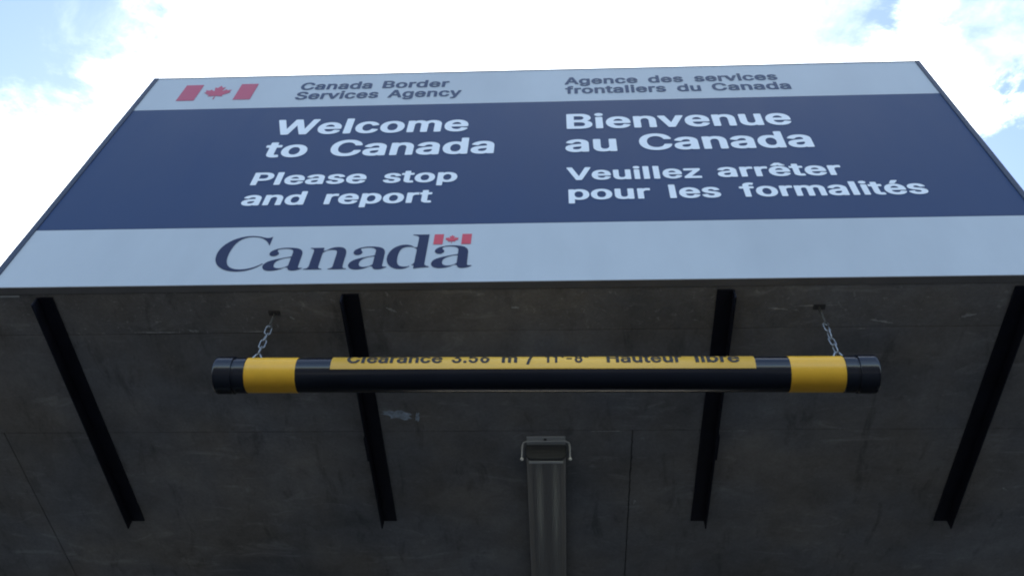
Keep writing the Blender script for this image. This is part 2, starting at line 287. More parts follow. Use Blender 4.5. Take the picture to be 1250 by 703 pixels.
# ------------------------------------------------------------------ lettering
# outlines in thousandths of the capital height: glyph: (advance, [x, y, x, y ... per contour])
GLYPHS = {'"':(592,[[509,980,492,994,464,1000,335,1000,316,996,298,984,270,997,252,1000,122,1000,92,989,80,971,95,611,113,593,141,586,242,586,267,593,281,602,287,620,298,815,305,620,312,602,335,589,362,586,455,586,473,590,492,601,499,620,512,962]]),
"'":(381,[[297,980,279,994,242,1000,122,1000,95,991,83,980,80,962,95,611,104,599,122,589,187,586,252,588,270,594,286,611,300,962]]),
'-':(836,[[669,492,655,504,628,512,194,510,172,501,161,482,162,372,175,356,203,347,637,348,655,355,671,372]]),
'.':(347,[[303,146,277,183,234,211,186,221,130,215,86,192,54,155,42,118,47,72,70,35,112,5,167,-8,222,-2,261,17,296,54,310,100]]),
'/':(460,[[483,1019,477,1028,462,1039,425,1044,314,1043,296,1036,280,1019,-23,-116,-9,-132,10,-139,121,-141,158,-136,175,-125,180,-116]]),
'1':(726,[[457,976,445,990,417,999,306,1000,285,994,265,976,224,893,76,803,63,791,61,782,61,689,62,680,76,666,113,657,214,674,227,671,228,25,246,6,279,0,417,1,445,10,457,25]]),
'3':(836,[[737,972,723,991,692,1000,129,1000,101,995,83,981,79,972,79,861,83,852,101,840,129,834,453,834,243,594,240,585,240,483,256,465,276,458,415,454,455,446,489,431,516,409,541,372,554,335,557,289,546,234,529,206,511,188,461,161,396,153,341,162,295,188,265,225,250,280,230,299,203,304,64,302,46,295,32,280,36,234,49,188,85,123,118,86,153,58,193,34,239,14,332,-8,433,-12,535,5,581,21,627,44,673,77,702,105,730,142,751,178,772,252,773,335,753,409,716,474,659,529,581,572,493,594,735,871]]),
'5':(836,[[726,972,712,991,675,1000,177,1000,149,995,131,981,75,502,80,483,94,473,112,467,241,454,269,461,306,487,352,505,398,511,444,505,491,479,527,437,549,382,555,317,545,262,522,215,486,178,444,158,389,154,361,161,334,175,294,215,269,286,251,298,232,301,103,301,70,289,60,271,64,234,77,188,94,151,119,114,177,58,220,31,262,12,352,-9,408,-13,463,-9,546,10,625,49,661,77,694,111,728,160,746,197,761,243,771,308,769,372,760,428,740,483,708,538,675,577,634,612,588,640,537,660,481,673,426,677,361,672,305,658,325,834,675,834,703,839,721,852,726,861]]),
'6':(836,[[644,972,630,991,599,1000,461,1000,433,992,420,981,175,622,132,548,101,483,79,418,68,345,73,262,91,197,131,123,163,86,194,58,230,35,276,13,322,-2,368,-10,470,-10,516,-1,562,13,608,36,642,58,674,86,705,123,729,160,749,206,762,252,767,298,767,345,760,400,746,446,729,483,681,548,617,596,553,624,507,635,433,642,427,649,638,954],[543,391,552,354,554,317,544,252,512,197,470,163,424,151,396,152,368,161,341,178,322,197,291,252,281,317,288,382,316,437,332,455,359,475,387,486,414,490,442,487,470,478,511,446,531,418]]),
'8':(836,[[738,825,701,889,644,945,578,982,531,998,485,1008,393,1012,301,997,219,963,158,917,120,871,96,825,82,769,81,714,90,658,110,612,135,575,184,529,186,520,145,492,108,455,82,418,61,372,50,326,46,280,50,234,62,188,79,151,105,114,166,58,245,17,338,-7,448,-12,547,3,633,36,704,86,744,132,766,169,782,215,789,262,784,335,774,372,758,409,710,474,649,520,651,529,684,557,707,585,730,622,744,658,752,695,754,751],[561,345,571,289,562,234,547,206,530,188,485,162,421,152,355,160,328,171,305,188,288,206,272,234,263,289,274,345,305,391,328,409,356,423,384,431,421,434,476,424,506,409,529,391],[530,778,539,732,532,677,512,640,476,609,430,596,375,602,353,612,329,631,305,668,295,714,302,769,321,806,356,835,402,848,460,843,481,834,504,817]]),
'A':(886,[[559,976,539,994,503,1000,364,1000,337,991,323,976,-16,43,-19,25,-5,9,23,0,161,0,180,3,198,14,206,25,291,260,586,262,598,256,680,25,687,14,706,4,724,0,854,0,881,5,900,18,904,34,901,43],[447,684,535,431,521,428,355,428,348,431,438,698]]),
'B':(842,[[768,819,732,883,686,929,624,966,556,989,473,999,113,1000,85,996,68,985,61,966,62,25,76,9,104,0,454,0,537,5,602,17,667,40,720,71,760,108,791,154,812,210,821,283,815,348,796,403,767,450,722,494,671,523,712,551,739,579,759,608,774,643,783,689,784,736,780,773],[596,339,606,293,601,246,582,210,547,182,510,171,473,167,297,166,280,173,280,422,288,426,454,426,500,421,528,411,556,393,581,366],[562,763,570,717,563,671,543,634,511,606,482,594,445,588,288,588,280,597,280,828,288,833,445,834,491,829,530,809,548,791]]),
'C':(942,[[903,751,861,833,805,898,732,953,648,989,556,1009,455,1011,362,996,270,961,196,912,145,861,93,788,56,705,33,612,25,502,32,391,58,289,102,197,132,154,167,114,242,55,325,15,427,-9,538,-11,630,5,722,42,798,95,835,132,863,169,889,215,910,271,923,326,916,341,898,353,879,357,732,354,714,345,706,335,687,280,666,243,639,213,602,187,556,167,510,159,455,162,408,175,362,202,319,243,288,289,263,345,248,409,241,474,243,557,256,631,289,713,329,769,360,797,389,815,445,836,492,841,528,839,575,827,612,808,648,778,670,751,690,714,710,658,741,644,879,643,907,651,916,658,922,677]]),
'H':(954,[[892,976,873,994,842,1000,713,999,694,994,676,976,674,597,667,594,288,594,280,597,280,606,279,976,260,994,233,1000,104,1000,85,996,68,985,61,966,62,25,80,6,113,0,242,1,261,6,279,25,280,422,288,428,657,428,674,422,676,24,694,6,722,0,851,0,870,5,887,16,893,34]]),
'P':(821,[[782,800,747,865,703,913,648,952,574,982,519,994,436,1000,104,1000,85,996,68,985,61,966,62,25,76,9,104,0,233,0,260,6,274,16,280,34,280,339,288,343,464,344,556,356,602,370,648,391,685,415,723,450,768,514,787,560,799,606,804,653,803,708,795,754],[575,745,585,689,583,634,566,579,537,542,500,519,454,509,297,508,280,514,280,828,297,834,427,834,491,827,519,815,539,800,562,773]]),
'S':(824,[[774,810,756,848,731,885,672,939,599,980,515,1004,414,1013,312,1002,220,972,146,926,113,895,85,858,66,821,52,775,46,719,50,673,63,627,82,590,132,535,211,485,285,455,479,399,543,369,565,350,580,328,587,304,586,267,579,239,562,212,543,192,516,175,460,156,386,153,331,166,285,193,257,230,242,285,228,304,202,313,63,313,35,304,21,285,26,239,39,193,73,129,100,95,136,64,211,21,303,-7,414,-16,525,-7,580,7,626,25,703,73,732,101,761,138,784,184,798,230,804,285,800,332,788,378,765,422,712,479,635,528,543,564,377,611,317,636,285,662,270,682,263,710,263,738,279,784,316,821,368,842,432,846,488,834,534,807,562,769,575,719,599,702,626,698,755,699,780,710,790,728,786,765]]),
'V':(886,[[903,976,884,994,854,1000,724,1000,699,994,686,985,447,302,438,315,199,985,185,994,161,1000,23,1000,-5,991,-19,976,-16,957,327,25,346,6,374,0,521,0,544,6,558,18,901,957]]),
'W':(1267,[[1285,976,1265,994,1232,1000,1103,999,1084,994,1066,977,909,370,750,976,734,992,706,1000,558,1000,536,994,521,983,364,398,355,379,198,980,180,995,152,1000,23,1000,4,996,-13,985,-19,966,237,25,254,7,281,0,429,0,456,6,469,16,632,607,797,16,817,4,844,0,983,0,1009,6,1022,16,1283,957]]),
'a':(718,[[656,600,627,655,584,702,519,740,446,762,363,771,270,762,189,738,123,701,81,665,43,609,26,572,26,563,39,547,167,508,196,506,224,517,254,563,289,593,326,607,381,610,418,597,443,572,456,535,459,498,455,487,436,481,279,460,187,441,123,416,77,388,35,341,12,286,7,212,19,148,48,92,93,46,150,13,215,-8,279,-15,344,-13,399,-2,455,21,464,20,483,5,510,0,630,0,658,10,671,28,671,489,667,554],[459,323,458,268,444,221,418,185,381,158,335,146,279,149,243,166,224,194,219,221,222,249,231,268,252,287,316,308,446,327]]),
'b':(783,[[741,554,709,619,666,674,616,715,551,749,477,767,403,770,330,759,265,731,260,739,260,970,256,981,237,995,210,1000,90,1000,58,988,47,970,47,28,61,10,90,0,219,1,243,10,256,27,265,26,302,7,348,-8,403,-15,450,-14,505,-7,551,7,597,28,634,54,676,93,710,139,741,204,760,268,768,324,770,407,759,490],[537,499,554,416,552,324,543,277,529,241,493,185,468,164,440,152,403,147,367,154,341,167,319,185,298,213,280,250,260,333,261,434,270,481,283,517,298,545,320,574,348,595,376,605,413,609,450,602,477,586,501,564,520,536]]),
'c':(730,[[708,573,674,636,631,684,573,725,508,752,434,768,351,769,276,757,203,729,148,693,102,648,63,591,35,527,18,453,13,379,19,296,37,222,78,139,124,84,183,37,249,6,323,-11,416,-14,499,1,568,28,628,70,675,121,709,185,719,213,716,231,702,243,683,249,573,276,545,275,516,259,501,222,484,194,443,160,416,150,388,147,360,148,329,157,301,176,276,204,254,241,241,277,231,324,228,379,231,425,239,471,260,527,286,564,317,591,351,605,406,607,450,591,489,554,516,499,529,490,554,484,582,487,702,520,716,536]]),
'd':(783,[[734,979,720,992,693,1000,563,999,534,988,524,970,524,739,517,732,471,754,416,767,360,771,286,764,232,748,185,726,138,693,102,656,75,619,47,564,28,508,19,462,14,407,16,324,24,268,42,204,80,130,129,71,187,28,259,-2,333,-14,406,-13,471,2,526,30,541,10,573,0,693,0,720,8,733,19,736,37],[505,508,518,462,524,416,522,324,513,277,500,241,486,213,462,182,434,161,406,150,369,148,333,156,305,172,282,194,263,222,247,259,229,342,231,434,240,481,254,517,269,545,291,573,314,592,342,604,379,609,416,603,441,591,464,573,486,545]]),
'e':(746,[[709,554,677,619,633,674,582,715,517,747,434,767,351,770,274,757,213,735,157,701,108,656,65,594,36,527,19,453,13,379,19,296,37,222,77,139,123,84,184,37,249,7,333,-12,425,-14,508,0,582,28,637,65,689,121,710,157,723,194,723,204,711,218,693,226,582,254,545,253,521,241,496,194,462,163,416,148,360,149,314,166,277,196,245,250,231,305,240,312,249,313,683,313,720,322,732,333,735,342,734,416,725,499],[505,508,514,471,508,469,233,471,248,517,278,564,314,593,360,608,406,607,444,591,482,554]]),
'f':(468,[[495,1003,475,1018,448,1027,401,1036,355,1039,281,1033,208,1007,153,966,130,939,115,911,101,856,99,763,-5,759,-23,752,-37,736,-38,634,-27,616,5,604,88,604,99,597,100,25,118,6,152,0,272,1,300,11,311,25,311,597,328,604,438,606,460,616,471,634,471,726,465,745,448,756,429,761,313,763,313,828,322,856,337,871,365,875,429,865,448,870,466,883,497,985]]),
'g':(785,[[737,735,721,753,693,761,563,760,536,746,526,729,471,754,425,766,360,771,305,766,249,754,194,730,139,693,99,652,65,602,37,541,23,485,14,412,16,328,24,273,45,208,74,153,103,116,148,75,194,46,240,27,314,11,397,10,462,22,517,47,524,42,524,5,516,-41,494,-78,462,-102,425,-115,360,-118,314,-108,277,-85,222,-23,185,-14,157,-20,56,-78,47,-87,45,-105,90,-170,120,-198,157,-224,240,-259,333,-276,388,-278,453,-274,544,-253,621,-216,656,-189,682,-161,702,-133,719,-96,730,-59,736,-13],[508,504,525,421,526,365,522,319,513,282,498,245,462,199,434,181,406,172,369,170,333,177,307,190,285,208,263,236,246,273,235,310,229,356,233,448,255,522,272,550,296,578,322,596,351,606,388,608,416,604,443,591,470,568,490,541]]),
'i':(308,[[259,736,244,753,226,759,161,761,78,759,60,750,48,736,48,25,54,16,69,5,106,0,226,2,244,9,259,25],[276,957,253,991,217,1015,170,1027,115,1023,71,1003,43,976,28,939,31,893,55,856,97,828,143,818,198,823,244,846,269,874,282,911]]),
'l':(349,[[281,976,262,994,233,1000,94,1000,66,991,53,976,53,25,71,6,103,0,242,1,270,10,282,25]]),
'm':(1126,[[1059,616,1022,680,976,724,918,754,847,771,773,772,708,760,653,737,597,698,588,696,557,726,523,747,477,765,431,773,348,768,256,736,239,754,210,761,90,761,62,752,53,745,47,726,48,25,67,6,99,0,219,1,247,10,259,25,262,505,273,542,298,579,330,601,367,610,394,606,425,588,446,560,454,533,457,25,476,6,505,0,625,0,643,4,662,15,669,34,671,514,682,551,708,586,736,604,773,610,800,606,834,588,850,569,863,533,866,25,883,7,911,0,1031,0,1059,7,1071,16,1078,34,1077,523,1070,579]]),
'n':(756,[[691,597,664,653,625,700,574,736,505,761,440,770,376,768,320,756,256,731,250,745,238,754,210,761,90,761,71,757,53,745,47,726,48,25,67,6,99,0,219,1,240,6,256,19,260,34,260,450,265,500,280,542,309,579,348,601,385,607,422,602,450,587,473,560,492,514,497,459,497,25,514,7,542,0,671,1,703,16,709,34,709,477,704,542]]),
'o':(766,[[728,536,698,601,658,656,607,702,536,742,462,764,379,771,296,762,222,738,159,702,109,656,69,601,39,536,20,462,13,379,19,296,37,222,67,157,111,97,166,49,231,13,305,-8,388,-15,471,-6,545,17,609,55,660,102,700,157,729,222,747,296,753,379,747,462],[519,499,532,453,538,407,534,314,523,268,508,231,491,204,466,176,437,157,406,148,369,147,333,156,305,173,283,194,264,222,247,259,229,342,228,397,233,444,245,490,260,527,278,554,305,582,333,600,360,607,397,608,431,601,453,589,481,564,501,536]]),
'p':(783,[[740,555,708,620,655,684,597,727,523,757,450,770,385,769,320,757,265,730,256,734,247,749,237,755,210,761,90,761,71,757,53,744,47,731,48,-239,62,-254,90,-263,219,-263,237,-258,253,-248,260,-229,260,20,265,26,311,3,357,-9,422,-15,477,-12,533,1,588,24,634,54,677,94,708,136,730,177,748,223,765,297,770,371,768,435,759,491],[537,500,554,417,555,361,551,315,540,269,525,232,509,205,487,179,459,159,431,150,394,148,367,154,340,168,319,186,297,214,279,251,266,297,259,343,261,435,270,481,283,518,298,546,320,574,348,595,376,605,413,609,450,602,477,586,500,564,520,537]]),
'r':(478,[[498,745,487,759,468,767,394,771,320,762,256,736,238,754,210,761,90,761,65,754,53,745,47,726,48,25,67,6,99,0,219,1,240,6,256,19,260,34,260,468,266,514,291,560,311,579,339,594,385,601,459,596,488,606,499,625]]),
's':(674,[[641,591,612,649,566,701,510,737,446,760,363,770,280,766,197,744,132,710,100,684,75,656,54,619,41,582,37,536,40,499,49,462,63,434,104,386,169,346,229,324,381,286,418,271,438,250,444,213,434,185,400,157,363,147,307,147,274,157,250,176,232,204,218,241,207,250,187,256,160,256,49,233,25,222,16,204,28,157,58,102,104,54,161,19,234,-5,317,-15,409,-10,492,11,562,47,594,73,620,102,642,139,655,176,661,213,659,259,650,296,632,333,590,379,520,420,464,439,317,475,280,490,267,499,255,517,251,554,265,582,289,601,326,613,372,612,400,601,418,584,455,524,474,515,501,512,630,543,644,554,648,564]]),
't':(420,[[425,737,411,752,392,759,291,761,283,765,282,903,278,913,263,924,245,930,162,931,106,929,88,923,74,913,70,894,70,765,60,761,-5,759,-23,752,-37,737,-38,636,-32,621,-5,606,60,604,70,599,70,202,74,156,84,119,103,82,138,45,180,18,226,2,281,-7,365,-4,420,8,442,27,423,128,414,147,397,156,374,160,300,155,287,174,282,211,282,599,291,604,383,604,418,617,426,636]]),
'u':(757,[[708,735,691,754,662,761,542,761,514,754,502,745,497,726,496,302,490,255,476,219,447,182,413,161,367,154,330,161,298,182,274,218,263,255,260,302,260,726,256,742,237,756,210,761,90,761,71,757,53,745,47,726,48,265,54,209,66,163,99,99,136,58,191,21,256,-1,320,-9,385,-6,439,6,496,31,514,10,542,0,671,1,703,15,709,34]]),
'v':(718,[[735,736,718,754,689,761,551,760,532,755,519,745,366,327,357,314,200,745,182,757,163,761,25,761,6,757,-12,745,-17,736,-14,717,256,17,270,6,292,0,422,0,449,7,467,25,732,717]]),
'y':(718,[[735,735,718,754,689,761,560,761,532,754,519,745,366,327,357,314,200,745,172,759,108,761,25,761,6,757,-12,745,-17,726,248,25,218,-58,191,-97,172,-105,99,-99,69,-114,40,-215,40,-234,62,-251,108,-263,172,-268,228,-263,274,-250,311,-232,346,-206,380,-169,403,-132,424,-86,732,717]]),
'z':(702,[[663,736,646,754,614,761,88,761,60,756,44,745,38,726,38,625,42,616,60,602,88,596,374,596,383,595,389,588,31,126,27,117,28,25,46,6,79,0,623,0,651,4,669,16,675,34,675,136,669,148,651,160,623,165,328,165,319,166,311,173,660,631,664,643]]),
'é':(746,[[709,554,677,619,633,674,582,715,517,747,434,767,351,770,274,757,213,735,157,701,108,656,65,594,36,527,19,453,13,379,19,296,37,222,77,139,123,84,184,37,249,7,333,-12,425,-14,508,0,582,28,637,65,689,121,710,157,723,194,723,204,711,218,693,226,582,254,545,253,521,241,496,194,462,163,416,148,360,149,314,166,277,196,245,250,231,305,240,312,249,313,683,313,720,322,732,333,735,342,734,416,725,499],[505,508,514,471,508,469,233,471,248,517,278,564,314,593,360,608,406,607,444,591,482,554],[589,1016,573,1031,545,1038,406,1037,379,1028,367,1016,279,831,279,813,296,798,323,792,425,792,459,804,588,997]]),
'ê':(746,[[709,554,677,619,633,674,582,715,517,747,434,767,351,770,274,757,213,735,157,701,108,656,65,594,36,527,19,453,13,379,19,296,37,222,77,139,123,84,184,37,249,7,333,-12,425,-14,508,0,582,28,637,65,689,121,710,157,723,194,723,204,711,218,693,226,582,254,545,253,521,241,496,194,462,163,416,148,360,149,314,166,277,196,245,250,231,305,240,312,249,313,683,313,720,322,732,333,735,342,734,416,725,499],[505,508,514,471,508,469,233,471,248,517,278,564,314,593,360,608,406,607,444,591,482,554],[625,850,462,1031,434,1038,323,1038,296,1033,277,1020,129,852,125,831,139,813,166,804,296,804,323,814,369,868,379,873,420,822,443,807,582,804,609,810,624,822,628,831]]),
'sC':(0,[[835,875,832,878,819,863,798,852,781,847,753,846,726,851,647,879,572,899,510,905,451,902,395,891,337,872,270,836,223,801,181,757,134,690,108,635,88,573,78,517,75,482,75,415,83,348,96,293,106,262,130,211,148,179,180,136,219,96,262,61,293,42,340,19,392,2,447,-8,502,-11,557,-8,608,0,655,14,700,34,745,61,784,93,823,132,853,172,853,175,844,181,797,134,741,93,679,62,612,43,545,36,474,44,413,65,367,97,326,144,298,199,276,270,264,352,260,447,264,545,275,632,293,704,322,769,356,816,395,848,458,874,521,881,576,876,631,861,679,836,720,805,759,765,794,718,832,646,835,647]]),
'sa':(0,[[539,507,530,527,512,554,482,581,447,598,380,613,301,616,270,613,230,606,174,586,154,574,129,554,111,535,95,507,88,476,89,444,97,421,112,400,132,388,156,385,175,389,195,401,209,417,217,436,219,456,215,476,188,523,182,538,187,558,198,570,211,578,230,584,289,591,336,586,372,572,395,550,403,535,410,511,413,476,413,373,403,365,317,339,220,303,165,275,124,248,107,232,85,204,68,165,62,122,65,94,71,71,89,39,112,16,140,1,175,-7,211,-6,234,-3,281,11,326,35,375,75,388,78,403,77,416,71,426,31,443,8,458,-2,482,-9,513,-9,545,-2,579,16,608,39,623,55,621,59,592,58,572,62,560,71,555,86,552,436,549,464],[413,334,413,126,406,114,383,90,360,75,333,62,305,57,274,58,250,67,235,78,220,102,211,141,212,196,221,228,232,251,250,275,278,299,304,314,340,330,388,342,403,341]]),
'sn':(0,[[616,507,603,543,585,570,558,594,537,605,509,613,478,616,454,614,407,602,371,582,351,566,309,520,293,516,277,517,269,523,268,598,266,599,69,600,60,598,62,586,89,578,107,566,117,550,124,527,126,495,126,110,122,75,113,51,93,34,59,24,58,12,65,10,325,10,331,12,330,24,303,31,285,43,275,59,270,83,268,464,293,496,325,523,356,537,399,543,439,537,454,530,466,519,478,491,484,440,484,90,477,63,469,47,450,31,423,23,420,20,420,12,427,10,686,10,692,12,691,24,663,31,645,43,635,59,629,83,627,417,624,464]]),
'sd':(0,[[604,884,369,884,368,873,410,864,437,850,449,837,457,818,461,786,461,550,459,546,449,542,426,542,418,546,386,579,355,600,319,612,288,616,249,612,218,601,182,581,151,554,122,519,101,483,80,428,69,381,61,314,63,248,69,204,84,149,108,98,127,71,147,47,186,16,209,4,233,-5,276,-10,312,-6,331,0,370,23,403,59,406,63,402,65,383,55,363,48,339,46,316,47,280,58,257,75,240,98,227,130,217,173,210,240,209,334,215,413,228,476,241,507,258,531,285,550,323,561,371,559,407,546,433,527,452,503,461,476,461,149,449,118,427,86,449,85,460,78,461,0,465,-1,571,20,672,31,672,47,638,59,618,75,610,94,605,126]])}
for k_ in list(GLYPHS): GLYPHS[k_] = (GLYPHS[k_][0], [[(c[i]/1000, c[i+1]/1000) for i in range(0, len(c), 2)] for c in GLYPHS[k_][1]])

def word_polys(word, x0, x1, z0, cap, track=.03):
    """outlines of a word, stretched so that its ink runs exactly from x0 to x1"""
    pen, raw = 0.0, []
    for ch in word:
        if ch == ' ': pen += .40; continue
        adv, cs = GLYPHS[ch]
        raw += [[(pen+x, y) for x, y in c] for c in cs]
        pen += adv/1000 + track
    lo = min(p[0] for c in raw for p in c); hi = max(p[0] for c in raw for p in c)
    s = (x1-x0)/(hi-lo)
    return [[(x0+(x-lo)*s, z0+y*cap) for x, y in c] for c in raw]
def fit_polys(contours, x0, x1, z0, z1):
    xs = [p[0] for c in contours for p in c]; ys = [p[1] for c in contours for p in c]
    a, b, c0, d = min(xs), max(xs), min(ys), max(ys)
    return [[(x0+(x-a)*(x1-x0)/(b-a), z0+(y-c0)*(z1-z0)/(d-c0)) for x, y in c] for c in contours]
def polys_mesh(name, polys, depth):
    """fill outlines (with holes) in the XY plane of the mesh, extruded by depth"""
    cu = bpy.data.curves.new(name, 'CURVE'); cu.dimensions = '2D'; cu.fill_mode = 'BOTH'; cu.extrude = depth/2
    K = 400.0                      # fill at a large scale: the filler merges points that lie very close
    cu.extrude = depth/2*K
    for c in polys:
        sp = cu.splines.new('POLY'); sp.points.add(len(c)-1)
        for p_, (x, y) in zip(sp.points, c): p_.co = (x*K, (y-polys[0][0][1])*K, 0, 1)
        sp.use_cyclic_u = True
    o = bpy.data.objects.new(name, cu); COL.objects.link(o)
    me = bpy.data.meshes.new_from_object(o.evaluated_get(bpy.context.evaluated_depsgraph_get()))
    bpy.data.objects.remove(o); bpy.data.curves.remove(cu)
    for v in me.vertices: v.co /= K; v.co.y += polys[0][0][1]
    me.name = name
    return me
def on_sign(me, y):
    for v in me.vertices:
        x, z, d = v.co.x, v.co.y, v.co.z
        v.co = (x, y - d, z)
    return me

# ------------------------------------------------------------------ ground and lane
g = bmesh.new(); vs = [g.verts.new((x, y, 0)) for x, y in ((-2500, -2500), (2500, -2500), (2500, 2500), (-2500, 2500))]; g.faces.new(vs)
o = obj('ground', g, M_ASPH); o['kind'] = 'structure'
o = obj('lane', B(-1.72, 1.78, -14, 22, -.05, .004), M_LANE); o['kind'] = 'structure'
for x0, x1 in ((-2.95, -1.75), (1.80, 3.0)):
    o = obj('kerb', B(x0, x1, -4, 18, -.05, .15, bev=.02), M_KERB); o['kind'] = 'structure'

# ------------------------------------------------------------------ concrete canopy
ZS = CZ + 2.49                    # underside of the canopy
YF = 1.842                        # front edge of the canopy
can = thing('concrete_canopy', 'grey cast concrete canopy ceiling with board joints above the lane, behind the sign', 'canopy', (0, YF, 0))
can.location = (0, 0, 0)
obj('slab', B(-11.2, 11.2, YF+.004, 16.5, ZS+.022, ZS+.105, bev=.008), M_DEEP, can)  # unseen sides and rear extended to darken the reflections in the pipe
obj('upstand', B(-11.1, 11.1, 3.2, 16.4, ZS+.106, ZS+.5, bev=.02), M_KERB, can)
def panel(x0, x1, y0, y1, m, dz=0.0):
    o = obj('concrete_panel', B(x0+.0010, x1-.0010, y0, y1, ZS+dz, ZS+.03+dz, bev=.0012, seg=1), m, can)
    return o
panel(-11.2, 11.2, YF, 2.0192, M_CONCF, 0)
panel(-11.2, 11.2, 2.0212, 2.5020, M_CONC, -.0006)
ys = [2.5040, 3.72, 4.94, 6.16, 7.38, 8.6, 9.82, 11.04, 12.26, 13.48, 14.7, 16.48]
xs = [-11.2, -9.36, -6.95, -4.54, -2.132, .2775, 2.687, 5.1, 7.51, 9.92, 11.2]
for i in range(len(ys)-1):
    for j in range(len(xs)-1):
        panel(xs[j], xs[j+1], ys[i], ys[i+1]-.002, M_CONC, random.uniform(-.0008, .0012))
for x0, x1 in ((-2.75, -2.15), (2.2, 2.8)):
    obj('pier', B(x0, x1, 4.4, 13.6, .15, ZS-.0015, bev=.02), M_KERB, can)
# irregular arris crumbs on the front edge and a windshield reflection painted as a pale patch
def smear(cx, cy, w, l, ang, seed, m=None, name='windshield_reflection', irr=.35):
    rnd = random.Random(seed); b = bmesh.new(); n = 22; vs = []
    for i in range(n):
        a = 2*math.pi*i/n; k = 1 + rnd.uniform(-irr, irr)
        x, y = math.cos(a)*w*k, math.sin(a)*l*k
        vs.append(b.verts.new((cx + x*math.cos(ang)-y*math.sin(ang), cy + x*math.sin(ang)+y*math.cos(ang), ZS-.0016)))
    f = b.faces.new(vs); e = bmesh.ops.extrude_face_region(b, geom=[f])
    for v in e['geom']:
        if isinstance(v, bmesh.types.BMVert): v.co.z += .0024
    obj(name, b, m or M_REFLECTION, can)
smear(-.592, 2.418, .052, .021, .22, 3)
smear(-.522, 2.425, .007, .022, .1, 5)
for i, (cx, cy, w, l, a) in enumerate([(-1.40, 2.012, .05, .0022, .01), (-1.27, 2.006, .018, .0045, .2), (.875, 1.925, .055, .0018, -.03), (.73, 1.936, .028, .003, .1),
        (1.09, 1.995, .03, .003, .2), (1.37, 1.975, .02, .004, -.3), (-.56, 1.925, .014, .004, .5), (-.14, 1.92, .01, .003, .1), (1.03, 2.026, .012, .002, .0), (-.91, 1.953, .009, .003, .7),
        (.66, 2.508, .045, .0014, .0), (.19, 2.507, .06, .0013, .0), (-1.05, 2.013, .03, .0016, .0), (.30, 2.9, .004, .010, .2), (1.72, 2.83, .012, .003, .6)]):
    smear(cx, cy, w, l, a, 20+i, M_SCUFF, 'scuff', .6)
# crack running along the joint on the right of the lamp
b = bmesh.new(); rnd = random.Random(11); y = 2.50; L1, R1 = [], []
while y < 3.9:
    x = .278 + rnd.uniform(-.0025, .0025); w = .0006 + .0030*max(0, math.sin((y-2.5)*5.3))*rnd.random()*rnd.random()
    L1.append(b.verts.new((x-w, y, ZS-.0013))); R1.append(b.verts.new((x+w, y, ZS-.0013))); y += rnd.uniform(.008, .03)
for i in range(len(L1)-1): b.faces.new((L1[i], R1[i], R1[i+1], L1[i+1]))
e = bmesh.ops.extrude_face_region(b, geom=b.faces[:])
for v in e['geom']:
    if isinstance(v, bmesh.types.BMVert): v.co.z += .002
obj('joint_crack', b, M_CRACK, can)
obj('pale_strip', B(-2.3, -1.832, 1.8425, 1.850, ZS-.006, ZS-.0003, bev=.002), M_PALE, can)  # pale raised strip along the left part of the front edge

# ------------------------------------------------------------------ the welcome sign
XL, XR = -1.947, 1.714
ZB, ZT = CZ + 2.486, CZ + 4.202
ZB1, ZB2 = CZ + 2.8455, CZ + 3.851        # lower and upper edge of the navy band
YS = 1.810                                # face of the sign
sg = thing('border_sign', 'wide navy and pale grey bilingual welcome sign fixed on edge of concrete canopy', 'sign', (0, 0, 0))
tw = .024
pn_top = obj('panel', B(XL+tw*.6, XR-tw*.6, YS, YS+.006, ZB2+.0008, ZT-.004), M_GREY, sg, 'pale grey upper band with red flag and agency name')
pn_mid = obj('panel', B(XL+tw*.6, XR-tw*.6, YS, YS+.006, ZB1+.0008, ZB2-.0008), M_BLUE, sg, 'navy middle band with white greeting')
pn_low = obj('panel', B(XL+tw*.6, XR-tw*.6, YS, YS+.006, ZB+.004, ZB1-.0008), M_GREY, sg, 'pale grey lower band with wordmark')
obj('backing', B(XL+.03, XR-.03, YS+.007, YS+.028, ZB+.006, ZT-.006), M_ALU, sg)
for x0, x1 in ((XL, XL+tw), (XR-tw*.95, XR)):
    obj('side_trim', B(x0, x1, YS-.004, YS+.030, ZB+.001, ZT+.002, bev=.002), M_TRIM, sg)
obj('top_rail', B(XL+tw+.001, XR-tw, YS-.0025, YS+.03, ZT-.0035, ZT+.001, bev=.0008), M_ALU, sg)
obj('bottom_rail', B(XL+tw+.001, XR-tw, YS-.0015, YS+.0275, ZB-.001, ZB+.0035, bev=.0008), M_ALU, sg)
for k in range(6):                         # back braces that sit on the canopy's front face
    x = XL+.25 + k*(XR-XL-.5)/5
    obj('brace', B(x-.02, x+.02, YS+.0285, YS+.07, ZB+.45, ZT-.05, bev=.003), M_STEEL, sg)
def words(name, lines, m, parent, tone):
    for w in lines:
        me = on_sign(polys_mesh(name, word_polys(w[0], w[1], w[2], CZ+w[3], w[4]), .0006), YS-.0011)
        obj_me(name, me, m, parent, tone+' word '+w[0])
words('lettering', [('Canada', -1.193, -.853, 4.033, .080), ('Border', -.803, -.490, 4.033, .080),
                    ('Services', -1.196, -.809, 3.929, .082), ('Agency', -.764, -.425, 3.929, .082)], M_NAVYS, pn_top, 'small navy')
words('lettering', [('Agence', .050, .387, 4.029, .077), ('des', .436, .596, 4.029, .077), ('services', .648, 1.026, 4.029, .077),
                    ('frontaliers', .052, .508, 3.928, .078), ('du', .559, .665, 3.928, .078), ('Canada', .716, 1.067, 3.928, .078)], M_NAVYS, pn_top, 'small navy')
